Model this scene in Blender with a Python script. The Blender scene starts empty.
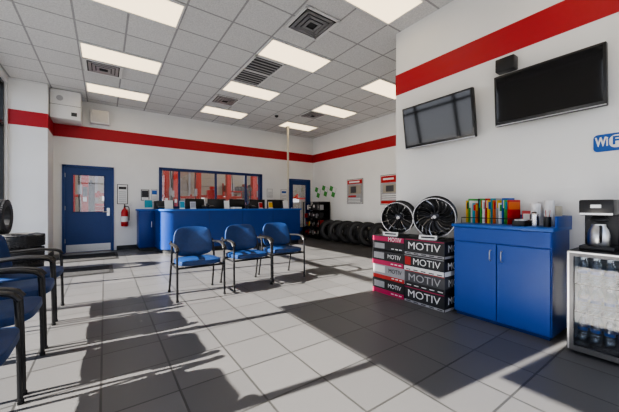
import bpy, bmesh, math, random
from mathutils import Vector, Matrix, Euler
random.seed(4)
scene=bpy.context.scene
try:
    scene.view_settings.view_transform='AgX'
    scene.view_settings.look='AgX - Medium High Contrast'
except Exception: pass

# ------------------------------------------------------------ materials
def mat(name,col,rough=.5,metal=0,noise=.0,nscale=20,bump=0.0,bscale=80,emit=None,es=0,spec=.5,coat=0):
    m=bpy.data.materials.new(name); m.use_nodes=True
    nt=m.node_tree; p=nt.nodes['Principled BSDF']
    p.inputs['Base Color'].default_value=(*col,1); p.inputs['Roughness'].default_value=rough
    p.inputs['Metallic'].default_value=metal
    p.inputs['Specular IOR Level'].default_value=spec
    p.inputs['Coat Weight'].default_value=coat
    tc=nt.nodes.new('ShaderNodeTexCoord')
    n=nt.nodes.new('ShaderNodeTexNoise'); n.inputs['Scale'].default_value=nscale; n.inputs['Detail'].default_value=3
    nt.links.new(tc.outputs['Object'],n.inputs['Vector'])
    r=nt.nodes.new('ShaderNodeValToRGB')
    r.color_ramp.elements[0].color=(*[c*(1-noise) for c in col],1)
    r.color_ramp.elements[1].color=(*[min(1,c*(1+noise)) for c in col],1)
    r.color_ramp.elements[0].position=.3; r.color_ramp.elements[1].position=.7
    nt.links.new(n.outputs['Fac'],r.inputs['Fac']); nt.links.new(r.outputs['Color'],p.inputs['Base Color'])
    if bump:
        n2=nt.nodes.new('ShaderNodeTexNoise'); n2.inputs['Scale'].default_value=bscale; n2.inputs['Detail'].default_value=4
        nt.links.new(tc.outputs['Object'],n2.inputs['Vector'])
        b=nt.nodes.new('ShaderNodeBump'); b.inputs['Strength'].default_value=bump; b.inputs['Distance'].default_value=.01
        nt.links.new(n2.outputs['Fac'],b.inputs['Height']); nt.links.new(b.outputs['Normal'],p.inputs['Normal'])
    if emit:
        p.inputs['Emission Color'].default_value=(*emit,1); p.inputs['Emission Strength'].default_value=es
    return m
def glassmat(name,col=(1,1,1),refl=.07):
    m=bpy.data.materials.new(name); m.use_nodes=True; nt=m.node_tree
    nt.nodes.remove(nt.nodes['Principled BSDF']); out=nt.nodes['Material Output']
    t=nt.nodes.new('ShaderNodeBsdfTransparent'); t.inputs['Color'].default_value=(*col,1)
    g=nt.nodes.new('ShaderNodeBsdfGlossy'); g.inputs['Roughness'].default_value=.03
    x=nt.nodes.new('ShaderNodeMixShader'); x.inputs['Fac'].default_value=refl
    nt.links.new(t.outputs[0],x.inputs[1]); nt.links.new(g.outputs[0],x.inputs[2]); nt.links.new(x.outputs[0],out.inputs['Surface'])
    return m
def gridmat(name,c1,c2,mort,w,h,msize,loc,rough,bump=.3,spec=.5,speck=0,rr=0):
    m=bpy.data.materials.new(name); m.use_nodes=True; nt=m.node_tree; p=nt.nodes['Principled BSDF']
    g=nt.nodes.new('ShaderNodeNewGeometry')
    mp=nt.nodes.new('ShaderNodeMapping'); mp.inputs['Location'].default_value=loc
    nt.links.new(g.outputs['Position'],mp.inputs['Vector'])
    b=nt.nodes.new('ShaderNodeTexBrick'); b.offset=0; b.squash=1
    b.inputs['Scale'].default_value=1; b.inputs['Brick Width'].default_value=w; b.inputs['Row Height'].default_value=h
    b.inputs['Mortar Size'].default_value=msize; b.inputs['Mortar Smooth'].default_value=.1
    b.inputs['Color1'].default_value=(*c1,1); b.inputs['Color2'].default_value=(*c2,1); b.inputs['Mortar'].default_value=(*mort,1)
    nt.links.new(mp.outputs[0],b.inputs['Vector'])
    n=nt.nodes.new('ShaderNodeTexNoise'); n.inputs['Scale'].default_value=120 if not speck else 55; n.inputs['Detail'].default_value=3 if not speck else 8
    nt.links.new(g.outputs['Position'],n.inputs['Vector'])
    mr=nt.nodes.new('ShaderNodeMapRange'); mr.inputs['To Min'].default_value=.95 if not speck else .68; mr.inputs['To Max'].default_value=1.05 if not speck else 1.32
    nt.links.new(n.outputs['Fac'],mr.inputs['Value'])
    mx=nt.nodes.new('ShaderNodeVectorMath'); mx.operation='MULTIPLY'
    nt.links.new(b.outputs['Color'],mx.inputs[0]); nt.links.new(mr.outputs[0],mx.inputs[1])
    nt.links.new(mx.outputs[0],p.inputs['Base Color'])
    p.inputs['Roughness'].default_value=rough
    bp=nt.nodes.new('ShaderNodeBump'); bp.inputs['Strength'].default_value=bump; bp.inputs['Distance'].default_value=.003; bp.invert=True
    nt.links.new(b.outputs['Fac'],bp.inputs['Height']); nt.links.new(bp.outputs[0],p.inputs['Normal'])
    p.inputs['Specular IOR Level'].default_value=spec
    return m

M={}
M['wall']=mat('wall_paint',(.83,.83,.81),.6,noise=.02,nscale=2,bump=.03,bscale=150)
M['red']=mat('red_paint',(.42,.010,.018),.5,noise=.03)
M['base']=mat('dark_vinyl',(.02,.022,.025),.5,noise=.1)
M['floor']=gridmat('floor_tile',(.098,.098,.100),(.122,.121,.123),(.045,.045,.045),.405,.405,.007,(.02,.08,0),.33,.3,.5)
M['ceil']=gridmat('ceiling_tile',(.66,.66,.65),(.70,.70,.69),(.37,.37,.37),.61,.61,.014,(.35,-.31,0),.9,.2,.1,speck=1)
M['blue']=mat('blue_laminate',(.003,.058,.32),.38,noise=.05,nscale=3)
M['bluec']=mat('blue_counter_laminate',(.002,.036,.21),.38,noise=.05,nscale=3)
M['bluedk']=mat('blue_laminate_dark',(.003,.025,.13),.4,noise=.05)
M['bluedoor']=mat('blue_door_paint',(.003,.040,.19),.38,noise=.03)
M['navy']=mat('navy_vinyl',(.004,.032,.125),.45,noise=.12,nscale=30,bump=.1,bscale=200)
M['black']=mat('black_plastic',(.012,.012,.013),.4,noise=.1)
M['blackm']=mat('black_metal',(.015,.015,.016),.35,metal=.3,noise=.1)
M['rubber']=mat('tire_rubber',(.024,.024,.025),.6,noise=.25,bump=.2,bscale=60)
M['rubber2']=mat('tire_sidewall_rubber',(.065,.065,.067),.55,noise=.2,bump=.1,bscale=60)
M['steel']=mat('brushed_steel',(.6,.6,.6),.3,metal=1,noise=.06,nscale=60)
M['steeldk']=mat('dark_steel',(.10,.10,.105),.4,metal=.8,noise=.06,nscale=60)
M['chrome']=mat('polished_alloy',(.6,.6,.61),.2,metal=1,noise=.02)
M['gunmetal']=mat('gunmetal',(.045,.045,.05),.3,metal=.8,noise=.05)
M['spoke']=mat('dark_machined_spoke',(.07,.07,.075),.28,metal=.95,noise=.05)
M['spoke2']=mat('bright_machined_spoke',(.24,.24,.25),.25,metal=.95,noise=.05)
M['white']=mat('white_plastic',(.75,.75,.74),.45,noise=.02)
M['beige']=mat('beige_enamel',(.62,.58,.48),.45,noise=.02)
M['cream']=mat('cream_panel',(.42,.38,.31),.6,noise=.04)
M['paper']=mat('white_paper',(.8,.8,.78),.8,noise=.03)
M['silver']=mat('silver_trim',(.45,.45,.46),.35,metal=.7,noise=.03)
M['screen']=mat('tv_screen',(.004,.004,.005),.06,spec=.8)
M['redp']=mat('red_gloss',(.46,.012,.012),.3,noise=.03)
M['liftred']=mat('lift_red_orange',(.42,.025,.010),.4,noise=.05)
M['magenta']=mat('magenta_print',(.46,.012,.09),.5,noise=.05)
M['grayp']=mat('gray_print',(.35,.35,.36),.5,noise=.08)
M['dkcard']=mat('black_card',(.015,.015,.017),.45,noise=.2,nscale=12)
M['dkgray']=mat('dark_gray_card',(.07,.07,.075),.45,noise=.1,nscale=12)
M['yellow']=mat('yellow_print',(.75,.45,.02),.5,noise=.05)
M['green']=mat('green_print',(.06,.35,.06),.5,noise=.1)
M['orange']=mat('orange_print',(.6,.13,.015),.5,noise=.05)
M['teal']=mat('teal_print',(.02,.3,.4),.5,noise=.05)
M['bluep']=mat('blue_print',(.005,.09,.38),.4,noise=.03)
M['tan']=mat('tan_block',(.36,.32,.26),.8,noise=.08,nscale=3)
M['concrete']=mat('concrete',(.20,.19,.18),.6,noise=.15,nscale=4)
M['asphalt']=mat('asphalt',(.16,.16,.16),.9,noise=.2,nscale=6)
M['mat']=mat('mat_carpet',(.012,.012,.013),.95,noise=.3,nscale=60,bump=.5,bscale=200)
M['fabric']=mat('shade_fabric',(.6,.6,.58),.9,noise=.05,nscale=90)
M['grille']=mat('grille_dark',(.05,.05,.05),.7,noise=.1)
M['louver']=mat('grille_gray',(.42,.42,.42),.6,noise=.05)
M['lens']=mat('light_lens',(.80,.72,.58),.6,emit=(1,.80,.52),es=2.2)
M['glass']=glassmat('clear_glass')
M['cglass']=glassmat('tinted_cooler_glass',(.78,.80,.83),.05)
M['bottle']=glassmat('bottle_plastic',(.80,.90,.96),.22)
M['led']=mat('led',(1,1,1),.5,emit=(.9,.95,1),es=6)
M['liner']=mat('cooler_liner',(.45,.47,.50),.5,noise=.05)
M['scr_on']=mat('lit_screen',(.1,.2,.4),.3,emit=(.3,.5,.9),es=.6)
M['cup']=mat('paper_cup',(.8,.8,.8),.6,noise=.03)
M['brick']=mat('shop_red',(.4,.03,.02),.5,noise=.1)
M['glow_pane']=mat('glowing_door_pane',(.9,.9,.88),.6,emit=(.9,.95,1),es=.7)  # solid door panes given a glow in place of daylight behind them

# ------------------------------------------------------------ mesh helpers
def setm(bm,verts,m):
    fs=set()
    for v in verts:
        for f in v.link_faces: fs.add(f)
    for f in fs: f.material_index=m
def box(bm,c,s,m=0,bev=0,rot=None,seg=2):
    R=rot.to_matrix().to_4x4() if rot is not None else Matrix()
    mt=Matrix.Translation(c)@R@Matrix.Diagonal((*s,1))
    r=bmesh.ops.create_cube(bm,size=1,matrix=mt); vs=r['verts']; setm(bm,vs,m)
    if bev:
        es=set(e for v in vs for e in v.link_edges)
        bmesh.ops.bevel(bm,geom=list(es),offset=bev,segments=seg,profile=.5,affect='EDGES')
def bx(bm,a,b,m=0,bev=0):
    box(bm,[(a[i]+b[i])/2 for i in range(3)],[abs(b[i]-a[i]) for i in range(3)],m,bev)
def cyl(bm,p1,p2,r1,r2=None,seg=16,m=0,caps=True):
    p1=Vector(p1);p2=Vector(p2); d=p2-p1
    if r2 is None: r2=r1
    q=d.to_track_quat('Z','Y').to_matrix().to_4x4()
    r=bmesh.ops.create_cone(bm,cap_ends=caps,segments=seg,radius1=r1,radius2=r2,depth=d.length,matrix=Matrix.Translation((p1+p2)/2)@q)
    setm(bm,r['verts'],m)
def smoothpath(pts,n=5):
    pts=[Vector(p) for p in pts]
    if len(pts)<3: return pts
    out=[]
    P=[pts[0]]+pts+[pts[-1]]
    for i in range(1,len(P)-2):
        a,b,c,d=P[i-1],P[i],P[i+1],P[i+2]
        for k in range(n):
            t=k/n
            out.append(.5*((2*b)+(-a+c)*t+(2*a-5*b+4*c-d)*t*t+(-a+3*b-3*c+d)*t**3))
    out.append(pts[-1]); return out
def tube(bm,pts,r,seg=8,m=0,smooth=True,n=5,flat=1):
    if smooth: pts=smoothpath(pts,n)
    else: pts=[Vector(p) for p in pts]
    rings=[];up=None
    for i,p in enumerate(pts):
        t=(pts[min(i+1,len(pts)-1)]-pts[max(i-1,0)]).normalized()
        if up is None:
            up=Vector((1,0,0)) if abs(t.x)<.9 else Vector((0,1,0))
        u=(up-t*up.dot(t)).normalized(); up=u; v=t.cross(u)
        rings.append([bm.verts.new(p+u*math.cos(2*math.pi*k/seg)*r+v*math.sin(2*math.pi*k/seg)*r*flat) for k in range(seg)])
    for a,b in zip(rings,rings[1:]):
        for k in range(seg):
            f=bm.faces.new((a[k],a[(k+1)%seg],b[(k+1)%seg],b[k])); f.material_index=m
    f=bm.faces.new(rings[0][::-1]); f.material_index=m
    f=bm.faces.new(rings[-1]); f.material_index=m
def lathe(bm,prof,seg=32,mt=Matrix(),m=0,closed=False,mf=None):
    rings=[]
    for k in range(seg):
        a=2*math.pi*k/seg
        rings.append([bm.verts.new(mt@Vector((r*math.cos(a),r*math.sin(a),z))) for r,z in prof])
    n=len(prof)
    for k in range(seg):
        A=rings[k];B=rings[(k+1)%seg]
        for i in range(n if closed else n-1):
            j=(i+1)%n
            try:
                f=bm.faces.new((A[i],B[i],B[j],A[j])); f.material_index=m if mf is None else mf(prof[i],prof[j])
            except ValueError: pass
def prism(bm,outline,z0,z1,m=0):
    lo=[bm.verts.new((x,y,z0)) for x,y in outline]; hi=[bm.verts.new((x,y,z1)) for x,y in outline]
    n=len(outline)
    fs=[bm.faces.new(lo[::-1]),bm.faces.new(hi)]
    for i in range(n): fs.append(bm.faces.new((lo[i],lo[(i+1)%n],hi[(i+1)%n],hi[i])))
    for f in fs: f.material_index=m
def make(name,bm,mats,parent=None,loc=(0,0,0),rot=(0,0,0),smooth=True,label=None):
    bmesh.ops.recalc_face_normals(bm,faces=bm.faces)
    me=bpy.data.meshes.new(name); bm.to_mesh(me); bm.free()
    for m in (mats if isinstance(mats,(list,tuple)) else [mats]): me.materials.append(M[m] if isinstance(m,str) else m)
    if smooth:
        me.polygons.foreach_set('use_smooth',[True]*len(me.polygons))
        me.set_sharp_from_angle(angle=math.radians(35))
    o=bpy.data.objects.new(name,me); scene.collection.objects.link(o)
    o.location=loc; o.rotation_euler=rot
    if parent: o.parent=parent
    if label: o['label']=label
    return o
def empty(name,loc=(0,0,0),rot=(0,0,0)):
    o=bpy.data.objects.new(name,None); o.empty_display_size=.1; scene.collection.objects.link(o)
    o.location=loc;o.rotation_euler=rot; return o
def tag(o,label,cat,group=None):
    o['label']=label;o['category']=cat
    if group:o['group']=group
    return o
def struct(o): o['kind']='structure'; return o
def dup(root,loc,rot=None):
    n=root.copy(); scene.collection.objects.link(n); n.location=loc
    if rot is not None:n.rotation_euler=rot
    def rec(src,dst):
        for c in src.children:
            k=c.copy(); scene.collection.objects.link(k); k.parent=dst; rec(c,k)
    rec(root,n); return n
def N(): return bmesh.new()
def textobj(name,s,size,m,parent,mt,width=None,bold=.0,align='CENTER'):
    cu=bpy.data.curves.new(name,'FONT'); cu.body=s; cu.size=size; cu.align_x=align; cu.align_y='CENTER'; cu.extrude=.0008; cu.offset=bold
    t=bpy.data.objects.new(name,cu); scene.collection.objects.link(t)
    bpy.context.view_layer.update()
    dg=bpy.context.evaluated_depsgraph_get()
    me=bpy.data.meshes.new_from_object(t.evaluated_get(dg))
    bpy.data.objects.remove(t)
    if width:
        w=max(v.co.x for v in me.vertices)-min(v.co.x for v in me.vertices)
        for v in me.vertices: v.co.x*=width/w
    me.transform(mt); me.materials.clear(); me.materials.append(M[m])
    o=bpy.data.objects.new(name,me); scene.collection.objects.link(o)
    if parent:o.parent=parent
    return o
def faceNX(p): # text facing -X
    return Matrix(((0,0,-1,p[0]),(-1,0,0,p[1]),(0,1,0,p[2]),(0,0,0,1)))
def faceNY(p): # text facing -Y
    return Matrix(((1,0,0,p[0]),(0,0,-1,p[1]),(0,1,0,p[2]),(0,0,0,1)))

# ------------------------------------------------------------ room
H=3.75; XL=-1.6; XT=3.6; YT=2.83; XR=6.58; YB=9.1; YF=-2.2
def wallgrid(name,axis,u0,u1,w0,w1,z0,z1,ops,m='wall'):
    us=sorted(set([u0,u1]+[v for o in ops for v in o[:2]])); zs=sorted(set([z0,z1]+[v for o in ops for v in o[2:]]))
    bm=N()
    for a,b in zip(us,us[1:]):
        for c,d in zip(zs,zs[1:]):
            um=(a+b)/2; zm=(c+d)/2
            if any(o[0]<um<o[1] and o[2]<zm<o[3] for o in ops): continue
            if axis=='x': bx(bm,(a,w0,c),(b,w1,d))
            else: bx(bm,(w0,a,c),(w1,b,d))
    return struct(make(name,bm,m,smooth=False))
WIN=(1.28,4.38,1.12,2.19); D1=(-.84,.19,0,2.15); D2=(5.5,6.44,0,2.15)
wallgrid('wall_back','x',-1.6,XR+.15,YB,YB+.15,0,H,[WIN,D1,D2])
wallgrid('wall_left','y',YF,8.3,XL-.2,XL,0,H,[(-1.9,8.22,.12,3.62)])
wallgrid('wall_front','x',XL-.2,XT,YF-.2,YF,0,H,[(-1.2,3.2,.12,3.2)])
bm=N(); bx(bm,(XL-.2,8.3,0),(-1.0,YB+.15,H)); struct(make('wall_column',bm,'wall',smooth=False))
bm=N(); bx(bm,(XR,YT,0),(XR+.15,YB+.15,H)); struct(make('wall_right',bm,'wall',smooth=False))
bm=N(); bx(bm,(XT,YF-.2,0),(XR+.15,YT,H)); struct(make('wall_partition',bm,'wall',smooth=False))
bm=N(); bx(bm,(XL-.2,YF-.2,-.1),(XR+.15,YB+.15,0)); struct(make('floor',bm,'floor',smooth=False))
bm=N(); bx(bm,(XL-.2,YF-.2,H),(XR+.15,YB+.15,H+.1)); struct(make('ceiling',bm,'ceil',smooth=False))
# red stripe trims
Z0,Z1=2.815,3.12
def trim(i,a,b,m='red'):
    bm=N(); bx(bm,a,b); struct(make('trim_%d'%i,bm,m,smooth=False))
trim(1,(-1.0,YB-.006,Z0),(XR,YB,Z1)); trim(2,(XR-.006,YT,Z0),(XR,YB-.006,Z1))
trim(3,(XT-.006,YF,Z0),(XT,YT+.006,Z1)); trim(4,(XL,8.294,Z0),(-.994,8.3,Z1)); trim(5,(-1.0,8.3,Z0),(-.994,YB-.006,Z1))
trim(6,(XL,8.28,H-.03),(-1.0,8.3,H),'white')
def bb(n,a,b):
    bm=N(); bx(bm,a,b); struct(make('baseboard_'+n,bm,'base',smooth=False))
bb('back',(.25,YB-.012,0),(5.44,YB,.11)); bb('right',(XR-.012,YT,0),(XR,YB-.02,.11)); bb('partition',(XT-.012,YF,0),(XT,YT,.11))
bb('column',(XL,8.288,0),(-.988,8.3,.11)); bb('column_side',(-1.0,8.3,0),(-.988,YB-.012,.11))
# left storefront window
bm=N()
y0,y1,z0,z1=-1.9,8.22,.12,3.62; xa,xb=XL-.14,XL-.04
for z in (z0,z1-.06,2.75): bx(bm,(xa,y0,z),(xb,y1,z+.07))
k=8; 
for i in range(k+1):
    y=y0+(y1-y0)*i/k; y=min(max(y,y0+.03),y1-.03)
    bx(bm,(xa,y-.03,z0),(xb,y+.03,z1))
struct(make('window_1',bm,'blackm',smooth=False))
bm=N(); bx(bm,(XL-.095,y0,z0),(XL-.085,y1,z1)); o=make('window_2',bm,'glass',smooth=False); struct(o)
# front window
bm=N()
for z in (.12,3.14,2.4): bx(bm,(-1.2,YF-.12,z),(3.2,YF-.04,z+.06))
for x in (-1.17,0.3,1.7,3.17): bx(bm,(x-.03,YF-.12,.12),(x+.03,YF-.04,3.2))
struct(make('window_3',bm,'blackm',smooth=False))
# window to shop
bm=N(); a,b,c,d=WIN
bx(bm,(a,YB-.02,c-.05),(b,YB+.15,c+.02)); bx(bm,(a,YB-.02,d-.02),(b,YB+.15,d+.05))
for x in (a,b): bx(bm,(x-.04,YB-.02,c-.05),(x+.04,YB+.15,d+.05))
for x in (1.78,2.85,3.85): bx(bm,(x-.025,YB+.03,c),(x+.025,YB+.1,d))
struct(make('window_4',bm,'bluedk',smooth=False))
bm=N(); bx(bm,(a+.04,YB+.06,c+.02),(b-.04,YB+.066,d-.02)); struct(make('window_5',bm,'glass',smooth=False))
# doors
def door(i,X0,X1,hs):
    r=struct(empty('door_%d'%i,(X0,YB,0)))
    W=X1-X0
    bm=N(); bx(bm,(0,-.03,0),(.05,.16,2.15)); bx(bm,(W-.05,-.03,0),(W,.16,2.15)); bx(bm,(0,-.03,2.1),(W,.16,2.15)); make('door_frame',bm,'bluedoor',r,smooth=False)
    lf=empty('door_leaf'); lf.parent=r
    bm=N(); a,b=.05,W-.05; y0,y1=.02,.065
    g0,g1,h0,h1=(.2,W-.2,1.0,1.92) if i==1 else (.17,W-.17,.35,1.95)
    bx(bm,(a,y0,.01),(g0,y1,2.1)); bx(bm,(g1,y0,.01),(b,y1,2.1)); bx(bm,(g0,y0,.01),(g1,y1,h0)); bx(bm,(g0,y0,h1),(g1,y1,2.1))
    make('door_panel',bm,'bluedoor',lf,smooth=False)
    bm=N()
    for q in ((g0-.02,g0+.01,h0-.02,h1+.02),(g1-.01,g1+.02,h0-.02,h1+.02),(g0,g1,h0-.02,h0+.01),(g0,g1,h1-.01,h1+.02)):
        bx(bm,(q[0],y0-.012,q[2]),(q[1],y0+.002,q[3]))
    make('glazing_bead',bm,'bluedk',lf,smooth=False)
    bm=N(); bx(bm,(g0,.035,h0),(g1,.041,h1)); make('glass',bm,'glass',lf,smooth=False)
    bm=N(); bx(bm,(a+.02,y0-.004,.02),(b-.02,y0,.2)); make('kick_plate',bm,'steel',lf,smooth=False,label='brushed steel kick plate')
    bm=N(); bx(bm,(hs-.03,y0-.01,.9),(hs+.03,y0,1.1)); tube(bm,[(hs,y0,1.0),(hs,y0-.06,1.0),(hs-.11,y0-.06,1.0)],.011,smooth=False); make('handle',bm,'steel',lf)
    bm=N()
    for z in (.25,1.05,1.85): cyl(bm,(.05,y0-.01,z),(.05,y0-.01,z+.1),.012)
    make('hinge',bm,'steel',lf)
door(1,D1[0],D1[1],D1[1]-D1[0]-.12); door(2,D2[0],D2[1],.14)

# ------------------------------------------------------------ shop behind
bm=N(); bx(bm,(-6,YB+.15,-.1),(12,16.2,0)); struct(make('floor_workshop',bm,'concrete',smooth=False))
bm=N(); bx(bm,(-6,16,0),(12,16.2,5)); bx(bm,(-6,YB+.15,0),(-5.8,16,5)); bx(bm,(11.8,YB+.15,0),(12,16,5)); struct(make('wall_workshop',bm,'tan',smooth=False))
bm=N(); bx(bm,(-6,YB+.1,4.6),(12,16.2,4.7)); struct(make('ceiling_workshop',bm,'wall',smooth=False))
def rolldoor(i,x):
    bm=N(); bx(bm,(x-.05,15.9,0),(x+3.05,15.99,3.1),1)
    for k in range(7):
        z=.04+k*.43
        bx(bm,(x+.05,15.84,z),(x+2.95,15.9,z+.41),0,.01)
        if k in (3,):
            for j in range(4): bx(bm,(x+.2+j*.7,15.825,z+.06),(x+.72+j*.7,15.84,z+.35),2)
    struct(make('door_%d'%i,bm,['cream','silver','glow_pane'],smooth=False))
for i,x in enumerate((-4.2,-.3,3.6,7.5)): rolldoor(3+i,x)
def lift(x,y,w=2.5):
    r=empty('vehicle_lift',(x,y,0))
    for s in (-1,1):
        bm=N(); bx(bm,(s*w/2-.1,-.14,0),(s*w/2+.1,-.11,3)); bx(bm,(s*w/2-.1,-.11,0),(s*w/2-.075,.14,3)); bx(bm,(s*w/2+.075,-.11,0),(s*w/2+.1,.14,3)); bx(bm,(s*w/2-.25,-.25,0),(s*w/2+.25,.25,.03))
        make('column',bm,'liftred',r,smooth=False)
        bm=N(); bx(bm,(s*w/2-.07,-.08,1.2),(s*w/2+.07,.16,2.0)); make('carriage',bm,'dkgray',r,smooth=False)
        bm=N()
        for d in (-1,1):
            box(bm,(s*(w/2-.45),d*.38,1.55),(.95,.10,.09),0,0,Euler((0,0,-s*d*.65)))
            cyl(bm,(s*(w/2-.85),d*.7,1.55),(s*(w/2-.85),d*.7,1.72),.05)
        make('arm',bm,'liftred',r)
        bm=N(); bx(bm,(s*w/2-.05,-.16,1.3),(s*w/2+.05,-.14,1.45)); make('label_plate',bm,'paper',r,smooth=False)
        bm=N(); tube(bm,[(s*(w/2+.1),-.2,2.9),(s*(w/2+.16),-.2,1.9),(s*(w/2+.12),-.2,.8)],.02); make('hose',bm,'black',r)
        bm=N(); bx(bm,(s*(w/2+.13)-.05,-.25,1.55),(s*(w/2+.13)+.05,-.14,1.85)); make('control_box',bm,'grayp',r,smooth=False)
    bm=N(); bx(bm,(-w/2-.1,-.1,3),(w/2+.1,.1,3.12)); make('crossbeam',bm,'liftred',r,smooth=False)
    return tag(r,'red two-post vehicle lift standing in the workshop','vehicle lift','workshop lifts')
l=lift(.70,12.5,2.5)
for p in ((4.4,12.5,0),(.2,14.5,0),(3.9,14.5,0),(8.0,12.5,0)): dup(l,p)
def toolchest(x,y):
    r=empty('tool_chest',(x,y,0))
    bm=N(); bx(bm,(-.4,-.25,.12),(.4,.25,1.25),0,.01); make('body',bm,'redp',r)
    for k in range(6):
        bm=N(); bx(bm,(-.37,-.27,.17+k*.17),(.37,-.25,.31+k*.17),0,.004); d=make('drawer',bm,'brick',r)
        bm=N(); bx(bm,(-.3,-.29,.28+k*.17),(.3,-.27,.295+k*.17)); make('handle',bm,'steel',d)
    for sx in(-1,1):
        for sy in(-1,1):
            bm=N(); cyl(bm,(sx*.33-.02,sy*.2,.06),(sx*.33+.02,sy*.2,.06),.06); make('caster',bm,'black',r)
    return tag(r,'red rolling tool chest in the workshop','tool chest','workshop tool chests')
t=toolchest(-.25,15.5); dup(t,(5.9,10.6,0)); dup(t,(2.4,10.6,0))
def changer(x,y,m):
    r=empty('tire_changer',(x,y,0))
    bm=N(); bx(bm,(-.3,-.3,0),(.3,.3,.75),0,.03); make('base',bm,m,r)
    bm=N(); cyl(bm,(0,-.05,.75),(0,-.05,.85),.08); cyl(bm,(0,-.05,.85),(0,-.05,.89),.26,seg=24); make('turntable',bm,'silver',r)
    bm=N(); bx(bm,(-.08,.3,.3),(.08,.42,1.9)); bx(bm,(-.06,-.05,1.78),(.06,.4,1.88)); cyl(bm,(0,-.05,1.2),(0,-.05,1.95),.03); bx(bm,(-.22,.2,1.45),(-.1,.35,1.75)); make('arm_post',bm,m,r)
    return tag(r,'red tire changing machine with tall post' if m=='redp' else 'gray tire machine with tall post','tire machine','workshop tire machines')
changer(1.3,11.2,'dkgray'); changer(3.4,11.0,'redp'); changer(4.9,11.2,'dkgray'); changer(-.35,11.3,'dkgray'); changer(2.2,13.3,'grayp')
def shelf(x,y):
    r=empty('storage_shelf',(x,y,0)); bm=N()
    for sx in (-.9,.9):
        for sy in (-.25,.25): bx(bm,(sx-.03,sy-.03,0),(sx+.03,sy+.03,2.4))
    for z in (.1,.7,1.3,1.9): bx(bm,(-.9,-.25,z),(.9,.25,z+.07))
    make('frame',bm,'liftred',r,smooth=False)
    for z in (.17,.77,1.37,1.97):
        xx=-.85
        while xx<.6:
            w=random.uniform(.15,.3); bm=N(); bx(bm,(xx,-.2,z),(xx+w-.03,.2,z+random.uniform(.2,.42))); make('parts_carton',bm,random.choice(['tan','dkgray','dkgray','grayp','liftred','dkcard','paper']),r,smooth=False); xx+=w
    return tag(r,'red storage rack filled with parts cartons','shelf','workshop shelves')
shelf(1.6,15.5); shelf(6.2,15.5); shelf(8.2,15.4)

# ------------------------------------------------------------ ceiling fixtures
def panel_light(x,y):
    r=empty('ceiling_light',(x,y,H))
    bm=N(); w,h=1.2,.59
    for a,b in (((-w/2,-h/2),(w/2,-h/2+.025)),((-w/2,h/2-.025),(w/2,h/2)),((-w/2,-h/2),(-w/2+.025,h/2)),((w/2-.025,-h/2),(w/2,h/2))):
        bx(bm,(*a,-.02),(*b,0))
    make('frame',bm,'white',r,smooth=False)
    bm=N(); bx(bm,(-w/2+.02,-h/2+.02,-.012),(w/2-.02,h/2-.02,-.002)); make('diffuser',bm,'lens',r,smooth=False)
    return r
L0=tag(panel_light(.26,7.935),'recessed fluorescent panel glowing warm white in ceiling','ceiling light','ceiling light panels')
for X in (.26,2.71,5.155):
    for Y in (.615,2.445,4.275,6.105,7.935):
        if (X,Y)==(.26,7.935): continue
        if X>5 and Y<3.3: continue
        dup(L0,(X,Y,H))
def diffuser(x,y):
    r=empty('air_vent',(x,y,H))
    for i,s in enumerate((.59,.46,.34,.22)):
        bm=N(); z=-.012-.006*i; q=s/2; w=.045
        for a,b in (((-q,-q),(q,-q+w)),((-q,q-w),(q,q)),((-q,-q),(-q+w,q)),((q-w,-q),(q,q))): bx(bm,(*a,z-.006),(*b,z))
        make('vane',bm,'silver' if i else 'white',r,smooth=False)
    bm=N(); bx(bm,(-.28,-.28,-.008),(.28,.28,-.001)); make('backing',bm,'grille',r,smooth=False)
    return r
V=tag(diffuser(-.02,6.72+.0),'square gray ceiling air diffuser with nested vanes','air vent','ceiling diffusers')
for p in ((2.41,3.36),(2.41,7.02),(4.85,6.715),(.26,2.75)): dup(V,(*p,H))
r=empty('return_grille',(2.41,5.19,H))
bm=N()
for a,b in (((-.3,-.6),(.3,-.57)),((-.3,.57),(.3,.6)),((-.3,-.6),(-.27,.6)),((.27,-.6),(.3,.6)),((-.3,-.02),(.3,.02))): bx(bm,(*a,-.022),(*b,0))
make('frame',bm,'white',r,smooth=False)
bm=N(); bx(bm,(-.28,-.58,-.003),(.28,.58,-.001)); make('backing',bm,'dkcard',r,smooth=False)
bm=N()
for k in range(11): box(bm,(0,-.5+k*.1,-.012),(.54,.034,.004))
make('louver',bm,'louver',r,smooth=False)
tag(r,'gray louvered rectangular return air grille in ceiling','air vent')
r=empty('security_camera',(4.0,7.3,H)); bm=N(); cyl(bm,(0,0,-.02),(0,0,0),.07,seg=24); make('base',bm,'white',r)
bm=N(); lathe(bm,[(.055,-.02),(.053,-.045),(.04,-.065),(.02,-.077),(0,-.08)],20); make('dome',bm,'black',r); tag(r,'small black dome security camera on ceiling','camera')

# heater/air unit near column
r=empty('air_curtain_unit',(-.72,8.75,3.1))
bm=N(); bx(bm,(-.27,-.3,.0),(.27,.3,.64),0,.02); make('housing',bm,'white',r)
bm=N(); bx(bm,(-.27,-.304,.30),(.27,-.298,.306)); bx(bm,(.1,-.312,.08),(.2,-.3,.16)); make('panel_seam',bm,'grille',r,smooth=False)
bm=N(); cyl(bm,(-.1,-.305,.45),(-.1,-.3,.45),.06,seg=24); make('fan_cover',bm,'silver',r)
tag(r,'plain white wall-mounted air unit beside the column','air unit')
r=empty('wall_speaker',(-.1,9.1,3.15))
bm=N(); bx(bm,(-.2,-.2,.05),(.2,0,.40),0,.015); make('housing',bm,'white',r)
bm=N(); bx(bm,(-.17,-.206,.08),(.17,-.2,.37)); make('grille',bm,'silver',r,smooth=False)
tag(r,'small white box mounted high on wall above door','speaker')

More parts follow.
